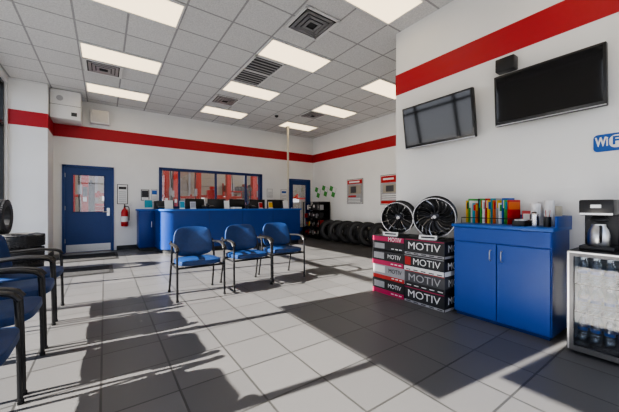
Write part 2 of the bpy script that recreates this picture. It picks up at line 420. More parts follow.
# ------------------------------------------------------------ counter
def outline(e,inner=True):
    pts=[(1.06-e,8.48)]
    cx,cy,R=1.41,7.95,.35+e
    for k in range(13):
        a=math.pi+k/12*math.pi/2; pts.append((cx+R*math.cos(a),cy+R*math.sin(a)))
    pts+= [(5.0+e,7.6-e),(5.0+e,8.0+e),(1.5,8.0+e),(1.45+e,8.05),(1.45+e,8.48)]
    return pts
r=empty('reception_counter',(0,0,0))
bm=N(); prism(bm,outline(0),.1,1.03); make('body',bm,'bluec',r)
bm=N(); prism(bm,outline(-.04),0,.1); make('toe_kick',bm,'base',r)
bm=N(); prism(bm,outline(.035),1.03,1.075); make('countertop',bm,'bluep',r,label='brighter blue laminate countertop')
bm=N()
for x in (2.2,3.1,4.05): bx(bm,(x-.004,7.597,.1),(x+.004,7.603,1.03))
make('seam',bm,'bluedk',r,smooth=False)
tag(r,'long blue laminate reception counter with rounded end','reception counter')
r=empty('work_desk',(0,0,0))
bm=N(); bx(bm,(1.55,8.05,.72),(4.76,8.47,.75),0,.003); make('desktop',bm,'bluedk',r,smooth=False)
for x in (1.55,4.73):
    bm=N(); bx(bm,(x,8.06,0),(x+.03,8.46,.72)); make('side_panel',bm,'bluedk',r,smooth=False)
tag(r,'low dark blue work desk behind reception counter','desk')
r=empty('side_cabinet',(0,0,0))
bm=N(); bx(bm,(.7,8.52,.08),(1.6,9.07,1.03),0,.004); make('body',bm,'bluec',r)
bm=N(); bx(bm,(.73,8.56,0),(1.57,9.07,.08)); make('toe_kick',bm,'base',r,smooth=False)
bm=N(); bx(bm,(.67,8.5,1.03),(1.6,9.08,1.07),0,.006); make('countertop',bm,'bluep',r)
bm=N(); bx(bm,(.72,8.5,.12),(1.03,8.52,.99),0,.003); d=make('door',bm,'bluec',r)
bm=N(); bx(bm,(.98,8.485,.6),(.995,8.5,.75)); make('handle',bm,'steel',d)
tag(r,'low blue laminate cabinet against white wall','cabinet')

def monitor(x,y,z,rz=0,lit=True):
    r=empty('computer_monitor',(x,y,z),(0,0,rz))
    bm=N(); bx(bm,(-.12,-.09,0),(.12,.09,.015),0,.004); cyl(bm,(0,.02,.01),(0,.02,.3),.02); make('stand',bm,'black',r)
    bm=N(); bx(bm,(-.25,-.02,.28),(.25,.02,.6),0,.008); make('housing',bm,'black',r)
    bm=N(); bx(bm,(-.235,.02,.295),(.235,.023,.585)); make('screen',bm,'scr_on',r,smooth=False)
    return r
m0=tag(monitor(2.0,8.25,.75,.1),'black flat computer monitor seen from behind on desk','monitor','desk monitors')
for x,a in ((2.6,-.1),(3.2,.15),(3.85,-.05),(4.42,.2)): dup(m0,(x,8.27,.75),(0,0,a))
def phone(x,y):
    r=empty('desk_phone',(x,y,1.078))
    bm=N(); box(bm,(0,0,.05),(.2,.17,.05),0,.01,Euler((.3,0,0))); bx(bm,(-.1,-.08,0),(.1,.09,.02),0,.005); make('base',bm,'black',r)
    bm=N(); tube(bm,[(-.07,-.09,.08),(-.07,-.05,.1),(-.07,.05,.125),(-.07,.09,.12)],.022); make('handset',bm,'black',r)
    return tag(r,'black desk phone on counter','phone','counter phones')
p=phone(2.3,7.85); dup(p,(3.5,7.85,1.078))
def papers(x,y,z,col,w=.2,h=.22):
    r=empty('brochure_holder',(x,y,z))
    bm=N(); bx(bm,(-w/2,-.04,0),(w/2,.04,.012)); box(bm,(0,.02,h/2+.004),(w,.006,h),0,0,Euler((-.2,0,0))); make('stand',bm,'white',r,smooth=False)
    bm=N(); box(bm,(0,.008,h*.55),(w*.9,.006,h*.8),0,0,Euler((-.2,0,0))); make('brochure',bm,col,r,smooth=False)
    return tag(r,'upright brochure holder on counter','brochure holder')
papers(1.35,8.2,1.075,'paper'); papers(2.75,7.85,1.075,'paper',.15,.22); papers(1.85,7.8,1.075,'grayp',.14,.18); papers(4.1,7.85,1.075,'yellow',.14,.2); papers(4.6,7.8,1.075,'paper',.18,.24); papers(.95,8.8,1.07,'teal',.2,.25); papers(3.75,7.8,1.075,'redp',.12,.18); papers(1.6,7.85,1.075,'teal',.12,.2)
r=empty('card_terminal',(2.1,7.76,1.075)); bm=N(); box(bm,(0,0,.055),(.08,.14,.04),0,.008,Euler((.4,0,0))); bx(bm,(-.05,-.06,0),(.05,.08,.015)); make('housing',bm,'black',r); tag(r,'small black card payment terminal on counter','card terminal')
r=empty('paper_stack',(3.0,7.82,1.075)); bm=N(); bx(bm,(-.11,-.15,0),(.11,.15,.05)); make('sheets',bm,'paper',r,smooth=False); tag(r,'short stack of white paper on counter','paper')
r=empty('pen_cup',(3.3,7.8,1.075)); bm=N(); lathe(bm,[(0,0),(.035,0),(.04,.1),(.036,.1),(.03,.01)],20); make('cup',bm,'black',r)
for k in range(4):
    bm=N(); cyl(bm,(0,0,.02),(.03*math.cos(k*1.7),.03*math.sin(k*1.7),.17),.004,seg=8); make('pen',bm,['bluep','redp','white','black'][k],r)
tag(r,'black cup holding pens on counter','pen cup')
r=empty('printer',(1.25,8.8,1.07)); bm=N(); bx(bm,(-.15,-.2,0),(.3,.2,.22),0,.02); make('housing',bm,'black',r)
bm=N(); bx(bm,(-.1,-.3,.05),(.25,-.19,.06)); make('tray',bm,'grayp',r); tag(r,'black printer on blue side cabinet','printer')
# office chair behind counter
r=empty('office_chair',(4.75,8.8,0))
bm=N(); box(bm,(0,-.2,1.08),(.46,.07,.56),0,.03,Euler((.08,0,0)),4); make('backrest',bm,'black',r)
bm=N(); box(bm,(0,0,.5),(.48,.44,.09),0,.03,None,4); make('seat',bm,'black',r)
bm=N(); cyl(bm,(0,0,.08),(0,0,.46),.03)
for k in range(5):
    a=k*2*math.pi/5; tube(bm,[(0,0,.1),(.2*math.cos(a),.2*math.sin(a),.06)],.02,smooth=False); cyl(bm,(.2*math.cos(a),.2*math.sin(a),.0),(.2*math.cos(a),.2*math.sin(a),.05),.025)
tube(bm,[(0,.1,.46),(0,-.22,.5),(0,-.24,.85)],.02); make('base',bm,'blackm',r)
tag(r,'black high-back office chair behind counter','office chair')
# power pole
r=empty('power_pole',(4.87,8.12,0)); bm=N(); bx(bm,(-.024,-.024,.0),(.024,.024,H),0,.003); make('pole',bm,'beige',r)
bm=N(); bx(bm,(-.05,-.05,H-.03),(.05,.05,H-.001)); make('ceiling_plate',bm,'beige',r); tag(r,'slim beige utility pole from ceiling down behind counter','utility pole')

# fire extinguisher
r=empty('fire_extinguisher',(.42,8.99,.62))
bm=N(); lathe(bm,[(0,0),(.07,0),(.08,.015),(.08,.36),(.06,.43),(.025,.46),(.025,.49),(0,.49)],24); make('cylinder',bm,'redp',r)
bm=N(); cyl(bm,(0,0,.46),(0,0,.54),.02); box(bm,(0,-.05,.53),(.025,.13,.012),0,0,Euler((-.3,0,0))); box(bm,(0,-.05,.56),(.025,.13,.012),0,0,Euler((.2,0,0))); make('valve',bm,'black',r)
bm=N(); tube(bm,[(.02,0,.52),(.09,-.03,.5),(.1,-.04,.35),(.095,-.03,.15)],.011); make('hose',bm,'black',r)
bm=N(); bx(bm,(-.05,.08,.05),(.05,.11,.5)); make('bracket',bm,'white',r)
bm=N(); lathe(bm,[(.0812,.12),(.0812,.26)],24); make('label_band',bm,'paper',r)
tag(r,'red fire extinguisher hanging on white wall by blue door','fire extinguisher')

def notice(X0,X1,z0,z1,label,blocks,frame='silver',side='back',name='wall_notice'):
    W=X1-X0;Hh=z1-z0
    if side=='back': r=empty(name,((X0+X1)/2,YB,z0),(0,0,0))
    else: r=empty(name,(XR,(X0+X1)/2,z0),(0,0,-math.pi/2))
    bm=N(); bx(bm,(-W/2,-.015,0),(W/2,-.001,Hh),0,.003); make('frame',bm,frame,r,smooth=False)
    bm=N(); bx(bm,(-W/2+.015,-.018,.015),(W/2-.015,-.015,Hh-.015)); make('sheet',bm,'paper',r,smooth=False)
    for i,(u0,u1,v0,v1,m) in enumerate(blocks):
        bm=N(); e=.0004*i; bx(bm,(-W/2+u0*W,-.021-e,v0*Hh),(-W/2+u1*W,-.018,v1*Hh)); make('print',bm,m,r,smooth=False)
    return tag(r,label,'notice' if side=='back' else 'poster')
lines=[(.15,.85,.1+.1*k,.13+.1*k,'grayp') for k in range(6)]
notice(.26,.5,1.2,1.72,'framed paper notice above fire extinguisher',lines+[(.15,.85,.75,.88,'dkcard')],'blackm')
notice(.8,1.0,1.3,1.6,'black framed card on white wall near counter',[(.1,.9,.3,.9,'dkcard')],'blackm')
notice(1.05,1.2,1.25,1.62,'narrow notice sheet on white wall',[(.1,.9,.6,.9,'bluep')]+lines[:4])
notice(4.6,4.82,1.45,1.75,'small white notice beside shop window',lines)
notice(5.15,5.4,1.2,1.75,'white permit sheet beside blue door',lines+[(.15,.85,.75,.88,'bluep')])
notice(.52,.6,1.15,1.27,'small white light switch plate',[(.3,.7,.3,.7,'white')],'white')
notice(6.42,7.15,1.22,2.02,'framed promotional poster with red and gray printing',[(.04,.96,.04,.96,'grayp'),(.04,.96,.80,.96,'redp'),(.15,.8,.85,.91,'paper'),(.12,.88,.40,.74,'tan'),(.25,.6,.44,.70,'dkgray'),(.1,.6,.27,.34,'redp')]+[(.1,.85,.08+.06*k,.105+.06*k,'paper') for k in range(3)],'dkgray','right','wall_poster')
notice(5.03,5.72,1.18,2.04,'second promotional poster with red header band',[(.04,.96,.04,.96,'grayp'),(.04,.96,.74,.96,'redp'),(.15,.7,.83,.89,'paper'),(.15,.85,.40,.68,'tan'),(.3,.7,.44,.64,'dkgray'),(.04,.96,.04,.14,'redp')]+[(.1,.85,.18+.07*k,.21+.07*k,'paper') for k in range(3)],'dkgray','right','wall_poster')

# ------------------------------------------------------------ tires
def tire_mesh(R=.33,r=.21,w=.22):
    bm=N(); h=w/2
    prof=[(r,-h*.75),(r+.015,-h*.88),(r+.03,-h*.9),(r+.06,-h),(R-.06,-h*.98),(R-.03,-h*.88),(R-.012,-h*.76),(R-.004,-h*.62)]
    g=[-.42,-.15,.15,.42]
    for q in g:
        prof+=[(R,h*(q-.07)),(R-.012,h*(q-.05)),(R-.012,h*(q+.05)),(R,h*(q+.07))]
    prof+=[(R-.004,h*.62),(R-.012,h*.76),(R-.03,h*.88),(R-.06,h*.98),(r+.06,h),(r+.03,h*.9),(r+.015,h*.88),(r,h*.75),(r-.002,0)]
    lathe(bm,prof,48,closed=True,mf=lambda a,b: 1 if (abs(a[1])>h*.87 and abs(b[1])>h*.87 and a[1]*b[1]>0) else 0)
    for k in range(44):
        a=2*math.pi*k/44
        for s in (-1,1):
            box(bm,((R-.013)*math.cos(a),(R-.013)*math.sin(a),s*h*.73),(.02,.026,.03),0,0,Euler((0,0,a)))
    for s in (-1,1): lathe(bm,[(R-.075,s*h*.985),(R-.073,s*h*1.02),(R-.068,s*h*1.02),(R-.066,s*h*.985)],48,m=1)
    return bm
ANG=-.30
o=make('tire',tire_mesh(.345,.20,.19),['rubber','rubber2'],loc=(6.18,5.4,.345),rot=(math.pi/2,0,ANG)); tag(o,'black tire standing upright in row along wall','tire','tires standing along wall')
for k in range(1,6): dup(o,(6.18,5.4+k*.44,.345),(math.pi/2,0,ANG))
ot=make('tire',tire_mesh(.34,.21,.22),['rubber','rubber2'],loc=(-1.22,6.9,.112)); tag(ot,'black tire lying flat in stack by window','tire','tires stacked flat by window')
for k in (1,2): dup(ot,(-1.22+.01*k,6.9-.01*k,.112+.2265*k))
o2=dup(o,(-1.40,6.86,.68+.29),(math.pi/2,0,math.pi/2-.05)); o2.scale=(.84,.84,.9); tag(o2,'black tire standing upright on tire stack','tire')
# corner display shelf
Y0s=7.98
r=empty('display_shelf',(0,0,0)); bm=N()
for x in (6.05,6.5):
    for y in (Y0s+.02,Y0s+.98): bx(bm,(x-.015,y-.015,0),(x+.015,y+.015,1.30))
SZ=(.09,.40,.71,1.0,1.285)
for z in SZ: bx(bm,(6.03,Y0s,z),(6.52,Y0s+1.0,z+.015))
bx(bm,(6.50,Y0s,.09),(6.515,Y0s+1.0,1.30))
make('frame',bm,'blackm',r,smooth=False); tag(r,'black metal display shelf in room corner','display shelf')
pal=['dkcard','dkgray','redp','paper','grayp','dkcard','dkgray','dkcard','yellow','dkgray']
for si,z in enumerate(SZ[:4]):
    y=Y0s+.05; kk=0
    while y<Y0s+.86:
        w=random.uniform(.08,.15); h=random.uniform(.14,.25); m=random.choice(pal)
        q=empty('product_bottle' if kk%2 else 'product_box',(6.16,y+w/2,z+.0155)); bm=N()
        if kk%2: 
            bx(bm,(-.05,-w/2+.01,0),(.05,w/2-.01,h*.8),0,.015); make('jug',bm,m,q); bm=N(); cyl(bm,(0,0,h*.8),(0,0,h*.92),.02); make('cap',bm,'grayp',q)
        else:
            bx(bm,(-.06,-w/2+.005,0),(.12,w/2-.005,h),0,.003); make('carton',bm,m,q,smooth=False); bm=N(); bx(bm,(-.0615,-w/2+.02,h*.35),(-.06,w/2-.02,h*.75)); make('printed_panel',bm,random.choice(['paper','redp','grayp']),q,smooth=False)
        tag(q,'small car care bottle on display shelf' if kk%2 else 'small product carton on display shelf','bottle' if kk%2 else 'box','products on display shelf')
        y+=w+.012; kk+=1
for k,(y,z,tw) in enumerate(((8.80,1.66,.35),(8.36,1.70,.35),(7.92,1.66,.35))):
    rr=empty('checkered_sign',(XR-.006,y,z)); s=.34
    bm=N(); box(bm,(0,0,0),(.008,s,s),0,0,Euler((tw,0,0))); make('card',bm,'grayp',rr,smooth=False)
    bm=N(); R_=Euler((tw,0,0)).to_matrix(); c=s/2
    for (i,j) in ((0,0),(1,1)):
        p=R_@Vector((0,(-.5+i)*c,(-.5+j)*c)); box(bm,(-.006,p.y,p.z),(.004,c-.008,c-.008),0,0,Euler((tw,0,0)))
    make('print',bm,'green',rr,smooth=False)
    bm=N()
    for (i,j) in ((0,1),(1,0)):
        p=R_@Vector((0,(-.5+i)*c,(-.5+j)*c)); box(bm,(-.006,p.y,p.z),(.004,c-.008,c-.008),0,0,Euler((tw,0,0)))
    make('white_print',bm,'paper',rr,smooth=False)
    tag(rr,'slanted green and white checkered sign on white wall','sign','checkered signs on wall')

# floor mats
for (a,b) in (((-1.0,6.05),(.12,6.85)),((-.85,7.6),(.25,8.7))):
    r=empty('floor_mat',((a[0]+b[0])/2,(a[1]+b[1])/2,0)); w=b[0]-a[0];d=b[1]-a[1]
    bm=N(); bx(bm,(-w/2,-d/2,0),(w/2,d/2,.006),0,.002); make('border',bm,'rubber',r)
    bm=N(); bx(bm,(-w/2+.05,-d/2+.05,.006),(w/2-.05,d/2-.05,.011)); make('carpet',bm,'mat',r,smooth=False)
    tag(r,'black entrance mat lying on gray tile','floor mat','entrance mats')

# ------------------------------------------------------------ chairs
def chair():
    r=empty('waiting_chair')
    def cushion(c,s,name,rot,curve=0,taper=0,n=5.0):
        bm=N(); bmesh.ops.create_cube(bm,size=1)
        bmesh.ops.subdivide_edges(bm,edges=bm.edges[:],cuts=9,use_grid_fill=True)
        for v in bm.verts:
            x,y,z=v.co*2
            l=(abs(x)**n+abs(z)**n)**(1/n); mxx=max(abs(x),abs(z),1e-6)
            f=mxx/l if l>0 else 1
            x2,z2=x*f,z*f
            m=max(abs(x),abs(z)); thick=1-.5*max(0,(m-.6)/.4)**2
            x2*=1+taper*z
            v.co=(x2*s[0]/2,y*thick*s[1]/2+curve*(x*x),z2*s[2]/2)
        bmesh.ops.transform(bm,matrix=Matrix.Translation(c)@rot.to_matrix().to_4x4(),verts=bm.verts)
        o=make(name,bm,'navy',r); 
        for p in o.data.polygons:p.use_smooth=True
        md=o.modifiers.new('s','SUBSURF'); md.levels=1; md.render_levels=1
        return o
    cushion((0,-.02,.44),(.52,.095,.51),'seat',Euler((math.pi/2-.04,0,0)),curve=0)
    cushion((0,.235,.665),(.50,.07,.40),'backrest',Euler((-.18,0,0)),curve=-.04,taper=-.06,n=3.8)
    for s in (-1,1):
        bm=N(); tube(bm,[(s*.285,-.25,0),(s*.285,-.245,.3),(s*.285,-.235,.6),(s*.285,-.215,.64)],.0135); cyl(bm,(s*.285,-.25,0),(s*.285,-.25,.02),.018); make('leg',bm,'blackm',r)
        bm=N(); tube(bm,[(s*.285,.28,0),(s*.28,.2,.3),(s*.275,.17,.46),(s*.27,.2,.62),(s*.272,.24,.68)],.0135); cyl(bm,(s*.285,.28,0),(s*.285,.277,.02),.018); make('leg',bm,'blackm',r)
        bm=N(); tube(bm,[(s*.285,-.25,.60),(s*.287,-.2,.645),(s*.29,-.05,.665),(s*.285,.12,.655),(s*.272,.24,.65)],.026,seg=10,flat=.6); make('armrest',bm,'black',r)
    bm=N()
    for y in (-.2,.16): tube(bm,[(-.28,y,.39),(.28,y,.39)],.013,smooth=False)
    for s in (-1,1): tube(bm,[(s*.282,-.24,.39),(s*.276,.18,.39)],.012,smooth=False)
    tube(bm,[(-.27,.22,.60),(-.15,.28,.60),(.15,.28,.60),(.27,.22,.60)],.012)
    make('frame',bm,'blackm',r)
    return r
c=chair(); c.location=(.99,3.98,0); tag(c,'navy vinyl waiting chair with black metal arms','chair','waiting chairs in middle of floor')
dup(c,(1.71,4.05,0),(0,0,.02)); dup(c,(2.38,4.17,0),(0,0,-.03))
for k,y in enumerate((4.1,3.42,2.74,2.06)):
    q=dup(c,(-.65,y,0),(0,0,math.pi/2+[.0,.02,-.02,.01,0][k])); q['label']='navy waiting chair with black arms beside tall window'; q['group']='waiting chairs along window'

# ------------------------------------------------------------ wheel boxes
BH=.19
def wheelbox(style):
    r=empty('wheel_box')
    body={'k':'dkcard','m':'dkcard','g':'dkgray','w':'dkcard','p':'dkcard','s':'grayp'}[style]
    bm=N(); bx(bm,(0,-.255,0),(.51,.255,BH-.002),0,.003); make('carton',bm,body,r,smooth=False)
    if style in 'kgw':
        band={'k':'grayp','g':'dkcard','w':'paper'}[style]
        bh={'k':.03,'g':.05,'w':.055}[style]
        bm=N(); bx(bm,(-.002,-.252,.004),(0,.252,bh)); bx(bm,(.01,-.257,.004),(.50,-.255,bh)); make('printed_band',bm,band,r,smooth=False)
        for i in range(5):
            bm=N(); bx(bm,(-.003,-.235+i*.1,.012),(-.002,-.175+i*.1,.022)); make('small_print',bm,'paper' if style=='g' else 'dkcard',r,smooth=False)
        bm=N(); bx(bm,(-.002,-.252,.176),(0,.252,.184)); make('thin_stripe',bm,{'k':'magenta','g':'redp','w':'grayp'}[style],r,smooth=False)
        if style=='w':
            bm=N(); bx(bm,(-.003,.16,.07),(-.0005,.24,.165)); make('red_panel',bm,'redp',r,smooth=False)
            textobj('lettering','MOTIV',.105,'paper',r,faceNX((-.002,-.04,.115)),.34,.0)
        else: textobj('lettering','MOTIV',.12,'paper' if style=='k' else 'silver',r,faceNX((-.002,0,.105)),.41,.0)
    else:
        pan={'m':[(-.25,.25,.0,.06,'magenta'),(.05,.22,.08,.16,'grayp')],'p':[(-.25,.25,.12,.18,'magenta'),(.05,.22,.02,.09,'grayp')],'s':[(-.25,.25,.0,.05,'redp'),(.05,.22,.08,.17,'paper')]}[style]
        for (a,b_,c_,d_,m_) in pan:
            bm=N(); bx(bm,(-.003,a,c_),(-.0005,b_,d_)); make('printed_panel',bm,m_,r,smooth=False)
        for i in range(3):
            bm=N(); bx(bm,(-.004,-.22+i*.06,.025),(-.0005,-.18+i*.06,.037)); make('small_print',bm,'paper',r,smooth=False)
        textobj('lettering','MOTIV',.075,'paper' if style!='s' else 'dkcard',r,faceNX((-.0035,-.11,.12 if style!='p' else .148)),.20,.0)
    textobj('lettering','MOTIV',.115,'paper',r,faceNY((.25,-.257,.106)),.36,.0)
    return r
proto={s:wheelbox(s) for s in 'kmgwps'}; used=set()
for y,seq,dx in ((1.965,'kwgk',0),(2.485,'pmsm',.008)):
    for i,s in enumerate(reversed(seq)):
        n=proto[s] if s not in used else dup(proto[s],(0,0,0)); used.add(s)
        n.location=(2.98+dx+[0,.016,-.012,.006][i],y+[0,.005,-.004,.002][i],i*BH)
        tag(n,{'k':'black wheel carton with white lettering and gray band','m':'black wheel carton with magenta lower band','g':'dark gray wheel carton with silver lettering','w':'black wheel carton with white band and red panel','p':'black wheel carton with magenta upper stripe','s':'gray wheel carton with red lower stripe'}[s],'box','stacked wheel cartons')
TOPB=BH*4
def wheel(R,loc,yaw,spokes,label,swirl,sr,sm,tilt=-.12):
    r=empty('alloy_wheel',loc,(0,0,yaw))
    tl=Matrix.Translation((0,0,R+.012))@Euler((0,tilt,0)).to_matrix().to_4x4()
    fm=tl@Matrix(((0,0,-1,0),(0,1,0,0),(1,0,0,0),(0,0,0,1)))
    w=.11
    bm=N(); lathe(bm,[(R,w),(R-.003,w+.006),(R-.018,w+.004),(R-.022,w-.01),(R-.03,w-.03),(R-.035,-.02),(R-.02,-w+.01),(R,-w),(R+.001,-w+.012),(R-.014,-w+.02),(R-.028,-.02),(R-.018,w-.03),(R-.002,w-.012)],64,fm,0,closed=True); make('rim',bm,'gunmetal',r)
    bm=N(); lathe(bm,[(R-.003,w+.0085),(R-.012,w+.0085)],64,fm,0); make('rim_lip',bm,'chrome',r,label='polished rim lip')
    for k in range(spokes):
        a=2*math.pi*k/spokes
        p=[]
        for t in range(6):
            q=t/5; rad=.04+(R-.062)*q; aa=a+swirl*q*q; zz=.02+.08*math.sin(q*1.5)
            p.append((rad*math.cos(aa),rad*math.sin(aa),zz))
        bm=N(); tube(bm,p,sr,seg=4,n=3)
        bmesh.ops.transform(bm,matrix=fm,verts=bm.verts)
        make('spoke',bm,sm if k%2==0 else 'spoke',r)
    bm=N(); lathe(bm,[(0,.045),(.03,.045),(.05,.035),(.055,.01),(.05,-.03),(0,-.03)],32,fm); make('hub',bm,'gunmetal',r)
    bm=N(); lathe(bm,[(0,.052),(.02,.052),(.024,.044)],24,fm); make('center_cap',bm,'chrome',r)
    bm=N(); lathe(bm,[(.05,-.06),(R-.034,-.06),(R-.034,-.07),(.05,-.07)],48,fm,0,closed=True); make('inner_barrel',bm,'black',r)
    return tag(r,label,'wheel','alloy wheels on display')
wheel(.235,(3.2,1.955,TOPB+.02),.45,24,'black and silver swirl-spoke alloy wheel on top of cartons',.4,.008,'spoke2')
wheel(.212,(3.22,2.485,TOPB+.02),.42,20,'dark alloy wheel with many straight spokes on cartons',.0,.008,'spoke2')
for y in (1.955,2.485):
    r=empty('wheel_stand',(3.14,y,TOPB),(0,0,.42)); bm=N(); bx(bm,(-.06,-.16,0),(.18,.16,.014),0,.003); make('base',bm,'black',r)
    tag(r,'black wheel stand on carton','wheel stand','wheel stands')
    r=empty('label_card',(3.01,y-.03,TOPB),(0,0,.3)); bm=N(); box(bm,(0,0,.03),(.003,.2,.05),0,0,Euler((0,.25,0))); bx(bm,(0,-.08,0),(.02,.08,.003)); make('card',bm,'paper',r,smooth=False)
    bm=N(); box(bm,(-.003,0,.031),(.001,.15,.018),0,0,Euler((0,.25,0))); make('print',bm,'dkcard',r,smooth=False); tag(r,'small white label card standing before wheel','label card','wheel label cards')

# ------------------------------------------------------------ coffee cabinet
r=empty('coffee_cabinet',(3.07,.82,0)); W=.84;D=.5
bm=N(); bx(bm,(0.02,0,.03),(D,W,.93),0,.002); make('body',bm,'blue',r,smooth=False)
bm=N(); bx(bm,(.03,.02,0),(D,W-.02,.03)); make('plinth',bm,'bluedk',r,smooth=False)
bm=N(); bx(bm,(-.015,-.015,.93),(D+.02,W+.015,.962),0,.004); make('top',bm,'bluep',r)
bm=N(); bx(bm,(D-.0,-.015,.962),(D+.02,W+.015,1.06),0,.003); make('backsplash',bm,'blue',r)
bm=N(); bx(bm,(.08,-.015,.962),(D,.0,1.06),0,.003); make('side_splash',bm,'blue',r)
bm=N(); bx(bm,(.0,.005,.79),(.02,W-.005,.925),0,.002); make('fascia',bm,'blue',r,smooth=False)
for i,(a,b) in enumerate(((.008,W/2-.004),(W/2+.004,W-.008))):
    bm=N(); bx(bm,(0,a,.045),(.02,b,.78),0,.003); d=make('door',bm,'blue',r,smooth=False)
    y=b-.045 if i==0 else a+.045
    bm=N(); tube(bm,[(0,y,.62),(-.03,y,.63),(-.03,y,.71),(0,y,.72)],.005,n=3); make('handle',bm,'steel',d)
tag(r,'blue laminate two-door coffee cabinet against white wall','cabinet')
ZT=.962
cols=['yellow','green','paper','teal','orange','dkcard','green','paper','redp','yellow','teal','orange','grayp','paper','bluep','green','redp']
cn={'yellow':'yellow','green':'green','redp':'red','teal':'teal','orange':'orange','paper':'white','dkcard':'black','grayp':'gray','bluep':'blue'}
for k in range(17):
    y=1.64-k*.026; h=random.choice([.19,.22,.25,.27])
    r=empty('magazine',(3.42+random.uniform(-.015,.015),y,ZT),(0,0,-.42)); bm=N(); bx(bm,(-.075,-.0035,0),(.075,.0035,h),0,.001); make('cover',bm,cols[k],r,smooth=False)
    bm=N(); bx(bm,(-.068,-.005,h*.62),(.068,-.0037,h*.92)); make('printed_panel',bm,cols[(k+5)%17] if cols[(k+5)%17]!=cols[k] else 'paper',r,smooth=False)
    tag(r,'thin upright magazine with %s cover in row'%cn[cols[k]],'magazine','magazines on cabinet')
r=empty('magazine_rack',(3.42,1.43,ZT)); bm=N()
for x in (-.13,.12): tube(bm,[(x,.255,.0),(x,.255,.06),(x,-.255,.06),(x,-.255,0)],.004,smooth=False)
for s in (-1,1): tube(bm,[(-.13,s*.255,.06),(.12,s*.255,.06)],.004,smooth=False)
make('wire_frame',bm,'blackm',r); tag(r,'black wire rack holding magazines on cabinet','rack')
r=empty('creamer_tray',(3.26,1.10,ZT)); bm=N(); bx(bm,(-.08,-.05,0),(.08,.05,.006)); 
for q in ((-.08,-.05,-.075,.05),(.075,-.05,.08,.05),(-.08,-.05,.08,-.045),(-.08,.045,.08,.05)): bx(bm,(q[0],q[1],0),(q[2],q[3],.05))
make('tray',bm,'black',r,smooth=False)
bm=N()
for i in range(4):
    for j in range(2): cyl(bm,(-.057+i*.038,-.02+j*.04,.006),(-.057+i*.038,-.02+j*.04,.06),.013,.017,12)
o_=make('creamer_cups',bm,'cup',r); o_['kind']='stuff'; tag(r,'black tray of small creamer cups on cabinet','tray')
r=empty('snack_box',(3.48,1.115,ZT)); bm=N(); bx(bm,(-.04,-.04,0),(.04,.04,.14),0,.002); make('carton',bm,'redp',r,smooth=False)
bm=N(); bx(bm,(-.0415,-.03,.05),(-.04,.03,.11)); make('printed_panel',bm,'paper',r,smooth=False); tag(r,'red carton with white panel on cabinet','box')
def cupstack(x,y,n,rr=.04,m='cup'):
    r=empty('paper_cup_stack',(x,y,ZT)); bm=N()
    lathe(bm,[(0,0),(rr*.75,0),(rr,.11),(rr+.003,.112),(rr-.002,.114)],24)
    for k in range(n):
        z=.11+k*.013; lathe(bm,[(rr*.96,z-.002),(rr,z+.009),(rr+.003,z+.011),(rr-.003,z+.013)],24)
    make('cups',bm,m,r); return tag(r,'stack of nested paper cups','paper cups','cup stacks on cabinet')
cupstack(3.37,1.02,8); cupstack(3.48,1.0,9,.04,'cup'); cupstack(3.39,.92,10,.038,'cup'); cupstack(3.49,.89,6,.038,'beige')
r=empty('sugar_canister',(3.27,1.0,ZT)); bm=N(); lathe(bm,[(0,0),(.035,0),(.037,.02),(.035,.11),(.02,.125),(0,.125)],24); make('jar',bm,'chrome',r)
bm=N(); lathe(bm,[(0,.135),(.012,.135),(.022,.125),(.022,.12)],20); make('lid',bm,'black',r); tag(r,'small metal sugar canister beside paper cups','canister')
r=empty('stirrer_jar',(3.26,.90,ZT)); bm=N(); lathe(bm,[(0,0),(.028,0),(.028,.09),(.025,.09),(.025,.004)],20); make('jar',bm,'black',r)
for k in range(7):
    bm=N(); a=k*.9; cyl(bm,(.008*math.cos(a),.008*math.sin(a),.005),(.022*math.cos(a),.022*math.sin(a),.15),.002,seg=6); make('stirrer',bm,'redp' if k%2 else 'paper',r)
tag(r,'small black jar of coffee stirrers','jar')

# ------------------------------------------------------------ beverage cooler
r=empty('beverage_cooler',(2.98,.1,0)); W=.6;D=.55;Hc=.8
bm=N(); bx(bm,(.04,0,.02),(D,.025,Hc)); bx(bm,(.04,W-.025,.02),(D,W,Hc)); bx(bm,(.04,0,Hc-.03),(D,W,Hc)); bx(bm,(.04,0,.02),(D,W,.1)); bx(bm,(D-.02,0,.02),(D,W,Hc)); make('cabinet_shell',bm,'black',r,smooth=False)
bm=N(); bx(bm,(.05,.025,.1),(D-.025,.028,Hc-.03)); bx(bm,(.05,W-.028,.1),(D-.025,W-.025,Hc-.03)); bx(bm,(D-.025,.025,.1),(D-.02,W-.025,Hc-.03)); make('liner',bm,'liner',r,smooth=False)
for x in(.08,D-.06):
    for y in (.05,W-.05):
        bm=N(); cyl(bm,(x,y,0),(x,y,.02),.02); make('foot',bm,'black',r)
for z in (.32,.54):
    bm=N()
    for k in range(18): tube(bm,[(.06,.04+k*.0306,z),(D-.04,.04+k*.0306,z)],.002,seg=5,smooth=False)
    for x in (.06,.3,D-.04): tube(bm,[(x,.028,z-.003),(x,W-.028,z-.003)],.004,seg=5,smooth=False)
    make('wire_shelf',bm,'steeldk',r)
dd=empty('door'); dd.parent=r
bm=N(); t=.04
bx(bm,(0,0,.03),(.038,t,Hc)); bx(bm,(0,W-t,.03),(.038,W,Hc)); bx(bm,(0,t,.03),(.038,W-t,.03+t)); bx(bm,(0,t,Hc-t),(.038,W-t,Hc)); make('door_frame',bm,'steeldk',dd,smooth=False)
bm=N(); bx(bm,(-.002,.004,.035),(.0,.014,Hc-.005)); bx(bm,(-.002,W-.014,.035),(.0,W-.004,Hc-.005)); bx(bm,(-.002,.004,Hc-.014),(.0,W-.004,Hc-.004)); make('steel_edge',bm,'steel',dd,smooth=False)
